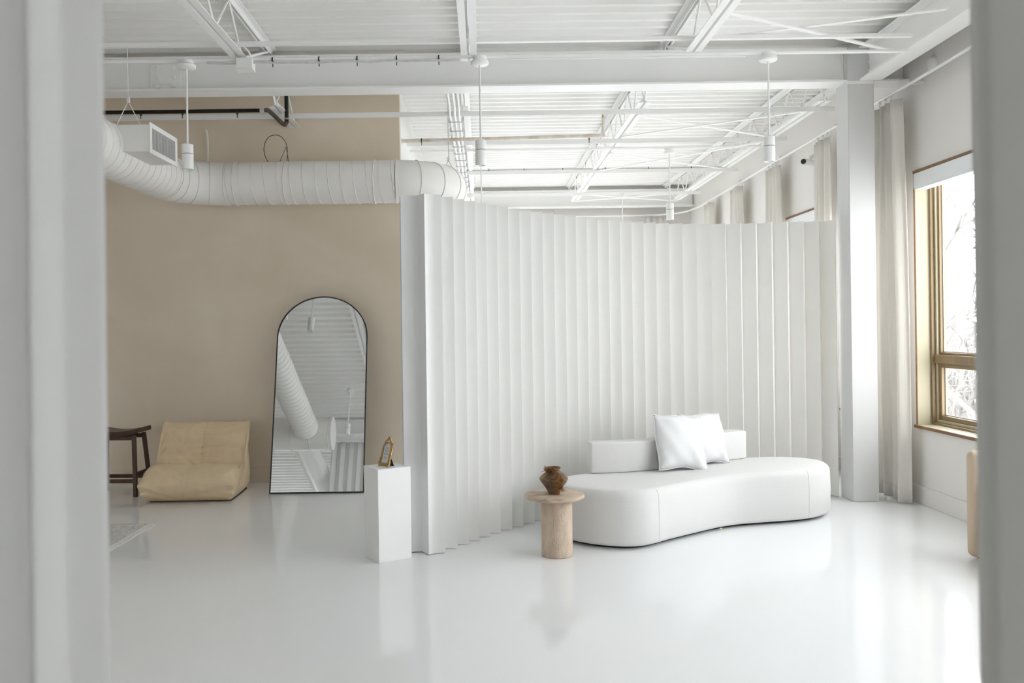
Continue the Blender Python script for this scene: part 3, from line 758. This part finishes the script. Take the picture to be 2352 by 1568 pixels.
# backrest bolster: rounded bar following the back edge
bp = [Vector((p[0], p[1])) for p in spline([(.80, 6.60, 0), (1.0, 6.625, 0), (1.2, 6.69, 0), (1.45, 6.82, 0), (1.75, 7.03, 0), (2.11, 7.24, 0)], 5)]
cs = []
for (cx, cz) in ((-.075, .0), (.075, .0), (.075, .23), (-.075, .23)):
    q = {(-1, 0): PI, (1, 0): 1.5 * PI, (1, 1): 0, (-1, 1): PI / 2}[(1 if cx > 0 else -1, 1 if cz > .1 else 0)]
    for k in range(5):
        a = q + PI / 2 * k / 4; rr = .013
        cs.append(((abs(cx) - rr) * (1 if cx > 0 else -1) + rr * math.cos(a), (cz - rr if cz > .1 else cz + rr) + rr * math.sin(a)))
brings = []
def bring(i, shrink, adv):
    p = bp[i]; t = (bp[min(i + 1, len(bp) - 1)] - bp[max(i - 1, 0)]).normalized(); n_ = Vector((-t.y, t.x))
    c0 = .115
    return [(p.x + t.x * adv + n_.x * a * shrink - so.x, p.y + t.y * adv + n_.y * a * shrink - so.y, .404 + c0 + (z - c0) * shrink) for a, z in cs]
brings += [bring(0, .90, -.012), bring(0, .965, -.009), bring(0, .995, 0)]
brings += [bring(i, 1, .0) for i in range(1, len(bp) - 1)]
k = len(bp) - 1
brings += [bring(k, .995, 0), bring(k, .965, .009), bring(k, .90, .012)]
MB().loops(brings).build('backrest', 'boucle', sofa, True, 60)
MB().box(-.008, .008, -.004, .004, 0, .007).build('thread_tag', 'yellow', sofa, loc=(1.72 - so.x, 6.375 - so.y, .012))
tag(sofa, 'white kidney-shaped curved sofa with low bolster back', 'sofa')

def pillow(name, w_, h_, t_, loc, rz, tilt, roll, label, seed):
    n = 26; vs = []; fs = []; rnd = random.Random(seed)
    ph = [rnd.uniform(0, 6) for _ in range(6)]
    def P(i, j, s_):
        u = -1 + 2 * i / n; v = -1 + 2 * j / n
        prof = max(0, (1 - abs(u) ** 2.6)) ** .55 * max(0, (1 - abs(v) ** 2.6)) ** .55
        cor = (abs(u) * abs(v)) ** 3
        x = u * w_ / 2 * (1 - .05 * (1 - v * v) + .02 * cor); z = v * h_ / 2 * (1 - .05 * (1 - u * u) + .02 * cor)
        wr = .006 * math.sin(9 * u + 6 * v + ph[0]) * (abs(u) + abs(v)) * .6 + .004 * math.sin(17 * v - 8 * u + ph[1]) * abs(u)
        y = s_ * (prof * t_ / 2 + wr * min(1, prof * 2.5))
        x += .008 * math.sin(4 * v + ph[2]); z += .008 * math.sin(4 * u + ph[3])
        return (x, y, z)
    idx = {}
    for s_ in (-1, 1):
        for j in range(n + 1):
            for i in range(n + 1):
                if s_ == 1 and (i in (0, n) or j in (0, n)): idx[(s_, i, j)] = idx[(-1, i, j)]; continue
                idx[(s_, i, j)] = len(vs); vs.append(P(i, j, s_))
    for s_ in (-1, 1):
        for j in range(n):
            for i in range(n): fs.append((idx[(s_, i, j)], idx[(s_, i + 1, j)], idx[(s_, i + 1, j + 1)], idx[(s_, i, j + 1)]))
    r = empty(name, loc); r.rotation_euler = (tilt, roll, rz)
    MB().add(vs, fs).build('cover', 'cotton', r, True, 180, loc=(0, 0, h_ / 2))
    edge = [P(i, 0, -1) for i in range(n)] + [P(n, j, -1) for j in range(n)] + [P(i, n, -1) for i in range(n, 0, -1)] + [P(0, j, -1) for j in range(n, 0, -1)]
    MB().tube(edge, .0035, 5, closed=True).build('piping', 'cotton', r, True, loc=(0, 0, h_ / 2))
    tag(r, label, 'cushion', 'white cushions on the sofa')
pillow('cushion', .43, .42, .17, (1.50, 6.60, .415), .38, -.33, .09, 'front white square cushion leaning on the sofa back', 1)
pillow('cushion', .42, .40, .16, (1.765, 6.86, .415), .50, -.30, .03, 'rear white square cushion half hidden behind the front one', 2)

# ================================================================== TABLE, VASE
tb = empty('side_table', (.468, 5.752, 0))
MB().lathe([(.098, 0), (.103, .004), (.103, .372), (.1, .376)], n=56).build('column', 'travertine_v', tb, True)
MB().lathe([(0, .376), (.178, .376), (.192, .381), (.199, .389), (.199, .394), (.195, .402), (.182, .408), (0, .408)], n=72).build('top', 'travertine', tb, True, 50, loc=(-.012, 0, 0))
tag(tb, 'round travertine side table with a thick cylinder base', 'table')
vz = empty('clay_vase', (.452, 5.745, .408))
MB().lathe([(0, 0), (.034, 0), (.037, .004), (.042, .018), (.062, .050), (.084, .078), (.0935, .096), (.094, .102), (.088, .112), (.066, .132), (.046, .146), (.039, .152), (.037, .157), (.039, .163), (.046, .171), (.047, .174),
            (.044, .175), (.036, .168), (.031, .156), (.04, .146), (.07, .11), (.05, .05), (.0, .02)], n=48).build('body', 'clay', vz, True, 60)
tag(vz, 'aged brown clay vase with a wide shoulder on the table', 'vase')
rnd = random.Random(11); tw = MB(); lf = MB()
def vr(z):
    pr = [(0, .036), (.05, .062), (.098, .094), (.13, .068), (.15, .042), (.175, .047), (.2, .04)]
    for (a, b), (c_, d) in zip(pr, pr[1:]):
        if z <= c_: return b + (d - b) * (z - a) / (c_ - a)
    return .04
def curl(p, d, l, n=5):
    pts = [p]
    for i in range(n):
        d = (d + Vector((rnd.gauss(0, .45), rnd.gauss(0, .45), rnd.gauss(-.05, .45)))).normalized(); pts.append(pts[-1] + d * l / n)
    tw.tube(pts, [.0012] * n + [.0007], 3, cap=False)
    for q in pts[1:]:
        for _ in range(2):
            a = Vector((rnd.gauss(0, 1), rnd.gauss(0, 1), rnd.gauss(0, 1))).normalized(); b = a.orthogonal().normalized(); s_ = rnd.uniform(.0022, .0050)
            lf.add([q, q + a * s_ + b * s_ * .35, q + a * s_ * 1.7, q + a * s_ - b * s_ * .35], [(0, 1, 2, 3)])
def dens(ang0, spread, z0, z1, n, lmin, lmax):
    for _ in range(n):
        t = rnd.random(); z = z0 + (z1 - z0) * t; a = ang0 + rnd.gauss(0, spread); rr = vr(z) + .003
        p = Vector((rr * math.cos(a), rr * math.sin(a), z)); curl(p, Vector((math.cos(a) * .6, math.sin(a) * .6, rnd.uniform(-.6, .3))), rnd.uniform(lmin, lmax))
dens(-1.55, .25, .165, .11, 40, .012, .028)
dens(-1.28, .26, .12, .045, 80, .014, .030)
dens(-1.0, .34, .06, .006, 44, .012, .032)
dens(-2.5, .32, .15, .178, 36, .018, .04)
dens(-1.6, .6, .165, .178, 16, .010, .022)
dv = empty('dried_vine', (.452, 5.745, .408)); tw.build('stems', 'dried', dv); lf.build('leaves', 'dried', dv)
tag(dv, 'rusty brown dried plant draped over the clay vase', 'dried plant')

# ================================================================== PEDESTAL + PICTURE FRAME
pa = math.atan2(.129, .208)
pd = empty('display_pedestal', (-.650, 5.765, 0), pa)
MB().box(-.118, .118, -.112, .112, .0, .602).build('body', 'white', pd, bevel=.0025)
MB().box(-.1185, -.117, -.1125, -.1115, .36, .50).build('worn_edge', 'endpanel', pd)
tag(pd, 'white square display pedestal in front of the screen end', 'pedestal')
pf = empty('picture_frame', (-.668, 5.715, .602)); 
pf.rotation_euler = (0, 0, -.76)
LEAN = -.30
ft = Matrix.Rotation(LEAN, 4, 'X')      # leans back (local +y is behind)
def fo(mb): return mb.xf(ft)
hw_, hs = .0375, .150   # half width of opening, spring height
arch = [(-hw_, .022)] + [(-hw_, z) for z in (.06, .10, hs - .02)] + [(-hw_ * math.cos(t), hs - .02 + .035 * math.sin(t)) for t in [PI * k / 10 for k in range(1, 10)]] + [(hw_, z) for z in (hs - .02, .10, .06, .022)]
opening = [(x, -.001, z) for x, z in arch]
MB_ = MB()
MB_.add([(x, .001, z) for x, z in arch], [tuple(range(len(arch)))])
fo(MB_).build('card', 'card', pf)
for z, w0 in ((.128, .010), (.120, .016), (.113, .014), (.106, .017), (.098, .010), (.086, .020), (.083, .020), (.066, .016), (.060, .017), (.054, .012)):
    fo(MB().box(-w0, w0, -.0014, -.0006, z, z + .0022)).build('printed_line', 'ink', pf)
fo(MB().tube(opening + [], .0065, 8, closed=True)).build('moulding', 'gold', pf, True, 60)
fo(MB().tube([(x * 1.22, .002, z if z > .03 else z - .006) for x, _, z in opening], .005, 8, closed=True)).build('outer_moulding', 'gold', pf, True, 60)
def blob(x, y, z, r, sx=1, sz=1):
    m = MB(); m.lathe([(r * math.sin(PI * k / 6), -r * math.cos(PI * k / 6)) for k in range(7)], n=8)
    m.xf(Matrix.Translation((x, y, z)) @ Matrix.Diagonal((sx, .8, sz, 1))); return m
orn = MB()
for b_ in [blob(0, 0, .192, .010, 1.1, 1.1), blob(-.011, 0, .186, .008), blob(.011, 0, .186, .008), blob(-.020, 0, .177, .007), blob(.020, 0, .177, .007), blob(0, -.004, .182, .008), blob(-.030, 0, .166, .008), blob(.030, 0, .166, .008), blob(0, 0, .202, .005, 1, 1.1)]:
    orn.add(b_.v, b_.f)
fo(orn).build('crest', 'gold', pf, True, 60)
for s_ in (-1, 1):
    o_ = MB()
    for b_ in [blob(s_ * 0.0445, 0, .014, .011, 1, 1.2), blob(s_ * 0.0495, 0, .032, .009, .9, 1.4), blob(s_ * 0.0475, 0, .052, .007, .9, 1.6), blob(s_ * 0.0345, 0, .011, .007, 1.4, 1)]:
        o_.add(b_.v, b_.f)
    fo(o_).build('corner_scroll', 'gold', pf, True, 60)
o_ = MB()
for b_ in [blob(0, 0, .014, .008, 1.8, 1), blob(-.014, 0, .011, .006, 1.5, 1), blob(.014, 0, .011, .006, 1.5, 1)]: o_.add(b_.v, b_.f)
fo(o_).build('bottom_scroll', 'gold', pf, True, 60)
fo(MB().prism([(-.041, .003), (.041, .003), (.041, .007), (-.041, .007)], .012, .16)).build('backboard', 'black', pf)
MB().add([(-.013, .032, .095), (.013, .032, .095), (.016, .075, 0), (-.016, .075, 0), (-.013, .036, .097), (.013, .036, .097), (.016, .080, 0), (-.016, .080, 0)],
         [(0, 1, 2, 3), (7, 6, 5, 4), (0, 4, 5, 1), (1, 5, 6, 2), (2, 6, 7, 3), (3, 7, 4, 0)]).build('easel_leg', 'black', pf)
MB().tube([(0, .014, .03), (0, .062, .032)], .0015, 6).build('strut', 'black', pf)
tag(pf, 'small ornate gold picture frame standing on the pedestal', 'picture frame')

# ================================================================== MIRROR
ml = Vector((-2.0, 8.06)); mr = Vector((-1.125, 8.06))
md = (mr - ml); MW = md.length; ma = math.atan2(md.y, md.x)
mi = empty('arched_mirror', ((ml.x + mr.x) / 2, (ml.y + mr.y) / 2, 0.002))
mi.rotation_mode = 'XYZ'; mi.rotation_euler = (-math.radians(15.1), 0, ma)
MH = 1.90; a_ = MW / 2; zs = MH - a_ * .93
outl = [(-a_, 0), (-a_, zs * .5)] + [(-a_ * math.cos(t), zs + a_ * .93 * math.sin(t)) for t in [PI * k / 36 for k in range(37)]] + [(a_, zs * .5), (a_, 0)]
def archplate(sc, y0, y1):
    pts = [(x * (a_ - sc) / a_, sc + z * (MH - 2 * sc) / MH) for x, z in outl]; n = len(pts)
    vs = [(x, y0, z) for x, z in pts] + [(x, y1, z) for x, z in pts]
    return MB().add(vs, [tuple(range(n)), tuple(range(2 * n - 1, n - 1, -1))] + [(i, (i + 1) % n, n + (i + 1) % n, n + i) for i in range(n)])
archplate(.007, -.004, .006).build('glass', 'mirror', mi)
archplate(.002, .006, .02).build('backing', 'black', mi)
fp = [(x * (a_ - .003) / a_, z) for x, z in outl]
fr = MB(); n = len(outl); pin = [(x * (a_ - .009) / a_, .009 + z * (MH - .018) / MH) for x, z in outl]
vs = [(x, -.012, z) for x, z in outl] + [(x, -.012, z) for x, z in pin] + [(x, .022, z) for x, z in outl] + [(x, -.004, z) for x, z in pin]
fs = []
for i in range(n):
    j = (i + 1) % n
    fs += [(i, j, n + j, n + i), (i, 2 * n + i, 2 * n + j, j), (n + i, n + j, 3 * n + j, 3 * n + i)]
fr.add(vs, fs).build('frame', 'black', mi)
tag(mi, 'tall arched floor mirror with thin black frame leaning on the beige wall', 'mirror')

# ================================================================== PUFF CHAIR
pc = empty('lounge_chair', (-2.62, 7.64, 0), .04)
prof = spline([(.10, 0.004, 0), (.02, .05, 0), (-.03, .11, 0), (-.045, .165, 0), (-.02, .225, 0), (.05, .290, 0), (.14, .325, 0), (.24, .325, 0), (.34, .30, 0), (.405, .285, 0), (.44, .33, 0), (.475, .40, 0), (.515, .47, 0), (.56, .545, 0), (.615, .610, 0), (.67, .645, 0),
               (.73, .635, 0), (.765, .56, 0), (.775, .42, 0), (.77, .25, 0), (.74, .10, 0), (.69, .004, 0)], 4)
prof = [(p.x, p.y) for p in prof]
npf = len(prof); nx = 44; Wc = .80
cy, cz = .42, .18
vs = []; rndp = random.Random(5)
def seatcrease(s_, k):
    """pleats: depth of horizontal tuck lines on backrest and seat"""
    y_, z_ = prof[k]
    d = 0
    for zc in (.385, .47, .56):
        if .42 < y_ < .64: d += .030 * math.exp(-((z_ - zc) / .016) ** 2) * (.4 + .55 * math.exp(-(s_ / .5) ** 2))
    return d
for i in range(nx + 1):
    s_ = -1 + 2 * i / nx
    sh = max(0.0, 1 - abs(s_) ** 5.0) ** .38
    for k, (y_, z_) in enumerate(prof):
        t = k / (npf - 1)
        front = math.exp(-((y_ + .02) / .12) ** 2)
        top = math.exp(-(((y_ - .67) / .10) ** 2 + ((z_ - .64) / .10) ** 2))
        w_ = Wc / 2 * (1.0 + .05 * front - .04 * math.exp(-((z_ - .45) / .12) ** 2) * (y_ > .4))
        w_ *= (1 - .09 * math.exp(-(z_ / .05) ** 2))
        tgt_y = cy + (y_ - cy) * .80 if z_ > .1 else y_; tgt_z = z_ * .80 if z_ > .02 else z_
        # pinched corners at seam nose and top ridge: keep full profile there
        pin = max(math.exp(-((y_ + .045) / .05) ** 2 - ((z_ - .165) / .05) ** 2), top)
        f = sh + (1 - sh) * min(1, pin * .95)
        yy = tgt_y + (y_ - tgt_y) * f; zz = tgt_z + (z_ - tgt_z) * f
        ear = top * max(0, (abs(s_) - .84) / .16) ** 2
        zz += .038 * ear; yy += .01 * ear
        xx = s_ * w_ * (1 + .035 * pin * abs(s_) ** 6)
        # tucks
        d = seatcrease(s_, k)
        cen = .012 * math.exp(-(s_ / .03) ** 2) * (z_ > .14)
        n1 = noise.noise(Vector((s_ * 2.6 + 1.3 * t * 6, t * 22 - abs(s_) * 3.0, 2.7)))
        n2 = noise.noise(Vector((s_ * 7 - 9 * t, t * 38 + s_ * 5, 9.1)))
        wr = .030 * (.2 - abs(n1)) + .016 * (.18 - abs(n2))
        wr *= (z_ > .03) * (.4 + .6 * (y_ < .66))
        ny, nz = (-.75, .66) if .42 < y_ < .66 else ((0, 1) if .04 < y_ <= .42 and z_ > .2 else ((-1, .1) if y_ <= .05 else (1, 0)))
        q = (wr - d - cen) * (1 if sh > .5 else .3)
        sag = -.018 * math.exp(-((s_) / .55) ** 2) * (1 if (.2 < y_ < .55 and z_ > .2) else 0)
        vs.append((xx, yy + ny * q, max(.002, zz + nz * q + sag)))
fs = []
for i in range(nx):
    for k in range(npf):
        k2 = (k + 1) % npf
        fs.append((i * npf + k, i * npf + k2, (i + 1) * npf + k2, (i + 1) * npf + k))
fs.append(tuple(range(npf - 1, -1, -1))); fs.append(tuple(nx * npf + k for k in range(npf)))
body = MB().add(vs, fs).build('body', 'leather', pc, True, 180)
sub = body.modifiers.new('sub', 'SUBSURF'); sub.levels = 1; sub.render_levels = 1
# button tufts on the centre seam, piping on the nose seam and centre line
kb = lambda yt, zt: min(range(npf), key=lambda k: (prof[k][0] - yt) ** 2 + (prof[k][1] - zt) ** 2)
mid = nx // 2
for (yt, zt) in ((.475, .40), (.515, .48), (.565, .56)):
    p = vs[mid * npf + kb(yt, zt)]
    MB().lathe([(0, .007), (.008, .006), (.013, .001), (.013, -.004)], n=14).xf(Matrix.Translation(Vector(p) + Vector((0, -.012, .010))) @ Matrix.Rotation(.85, 4, 'X')).build('button', 'leather', pc, True, 60)
kn = kb(-.045, .165)
MB().tube([vs[i * npf + kn] for i in range(1, nx)], .004, 6).build('nose_piping', 'leather', pc, True)
MB().tube([tuple(Vector(vs[mid * npf + k]) + Vector((0, -.003, .003))) for k in range(kb(-.04, .18), kb(.10, .31))], .0025, 5).build('centre_seam', 'leather', pc, True)
MB().tube([tuple(Vector(vs[mid * npf + k]) + Vector((0, -.003, .003))) for k in range(kb(.46, .36), kb(.62, .62))], .0025, 5).build('centre_seam', 'leather', pc, True)
MB().prism([(-.36, .12), (.36, .12), (.36, .7), (-.36, .7)], 0, .012).build('base_cloth', 'black', pc)
tag(pc, 'cream leather low lounge chair with tufted back, on the floor', 'lounge chair')

# ================================================================== STOOL
st = empty('wooden_stool', (-3.42, 8.17, 0), -.05)
n = 20; vs = []; fs = []
for i in range(n + 1):
    s_ = -1 + 2 * i / n; x = s_ * .235; zc = .572 + .035 * s_ * s_
    for (yy, zz) in ((-.14, -.022), (.14, -.022), (.145, .0), (.135, .022), (-.135, .022), (-.145, 0)): vs.append((x, yy, zc + zz))
for i in range(n):
    for k in range(6):
        k2 = (k + 1) % 6; fs.append((i * 6 + k, i * 6 + k2, i * 6 + 6 + k2, i * 6 + 6 + k))
fs += [tuple(range(5, -1, -1)), tuple(n * 6 + k for k in range(6))]
MB().add(vs, fs).build('seat', 'walnut', st, True, 35)
def post(p, q, w_): 
    p = Vector(p); q = Vector(q); h = w_ / 2
    return MB().loops([[(p.x + a * h, p.y + b * h, p.z) for a, b in ((-1, -1), (1, -1), (1, 1), (-1, 1))], [(q.x + a * h, q.y + b * h, q.z) for a, b in ((-1, -1), (1, -1), (1, 1), (-1, 1))]])
def lp(sx, sy, z): f = (z / .56); return (sx * (.215 - .035 * f), sy * (.16 - .055 * f), z)
for sx in (-1, 1):
    for sy in (-1, 1):
        post(lp(sx, sy, 0), lp(sx, sy, .565), .034).build('leg', 'walnut', st, bevel=.003)
    a = lp(sx, -1, .20); b = lp(sx, 1, .20)
    MB().box(a[0] - .011, a[0] + .011, a[1], b[1], .185, .22).build('stretcher', 'walnut', st, bevel=.003)
for sy in (-1, 1):
    a = lp(-1, sy, .14); b = lp(1, sy, .14)
    MB().box(a[0], b[0], a[1] - .011, a[1] + .011, .125, .16).build('stretcher', 'walnut', st, bevel=.003)
    a = lp(-1, sy, .52); b = lp(1, sy, .52)
    MB().box(a[0], b[0], a[1] - .010, a[1] + .010, .515, .552).build('apron', 'walnut', st, bevel=.003)
tag(st, 'dark walnut saddle-seat stool beside the cream lounge chair', 'stool')

# ================================================================== RUG
rg_ = empty('area_rug', (-3.7, 5.6, 0))
MB().box(-1.1, 1.1, -1.26, 1.26, .0, .006).build('pile', 'rug', rg_)
for x in (1.085, 1.062): MB().box(x - .005, x + .005, -1.25, 1.25, .006, .0085).build('border_line', 'rugline', rg_)
MB().box(-1.09, 1.08, 1.235, 1.25, .006, .0075).build('border_line', 'rug', rg_)
tag(rg_, 'pale grey printed rug with white border at lower left', 'rug')

# ================================================================== ARMCHAIR AT RIGHT EDGE
ac = empty('armchair', (3.33, 5.30, 0))
def rslab(x0, x1, y0, y1, z0, z1, name, m, bev): return MB().box(x0, x1, y0, y1, z0, z1).build(name, m, ac, bevel=bev, seg=5)
rslab(-.265, .235, .185, .275, .012, .685, 'backrest', 'chairfab', .04)
rslab(-.235, .225, -.28, .19, .37, .485, 'seat_cushion', 'chairpad', .03)
rslab(-.20, .20, -.20, .185, .20, .37, 'seat_base', 'chairfab', .01)
rslab(-.22, .22, -.27, -.20, .012, .37, 'front_panel', 'chairfab', .03)
for sx in (-.19, .17):
    for sy in (-.235, .23): MB().lathe([(.02, 0), (.022, .014)], n=12).build('foot', 'black', ac, loc=(sx, sy, 0))
tag(ac, 'taupe upholstered chair at the right edge under the window', 'chair')

# ================================================================== NESTING: pieces of a part hang under that part
def nest(root_base, part, pieces):
    for r in [o for o in bpy.data.objects if o.parent is None and o.name.split('.')[0] == root_base]:
        kids = list(r.children)
        host = next((k for k in kids if k.name.split('.')[0] == part), None)
        if host is None: continue
        for k in kids:
            if k.name.split('.')[0] in pieces:
                k.location = k.location - host.location; k.parent = host
nest('pendant_lamp', 'upper_housing', ('shadow_gap',))
nest('pendant_lamp', 'lower_housing', ('lens',))
nest('window_curtain', 'fabric', ('hem',))
nest('room_curtain', 'track', ('hanger',))
nest('air_register', 'face_frame', ('louver', 'backing'))
nest('picture_frame', 'card', ('printed_line',))
nest('picture_frame', 'moulding', ('crest', 'corner_scroll', 'bottom_scroll'))
nest('picture_frame', 'easel_leg', ('strut',))
nest('curved_sofa', 'seat_base', ('seam', 'thread_tag'))
nest('lounge_chair', 'body', ('button', 'centre_seam'))
nest('junction_box', 'box', ('knockout', 'flex_cable'))
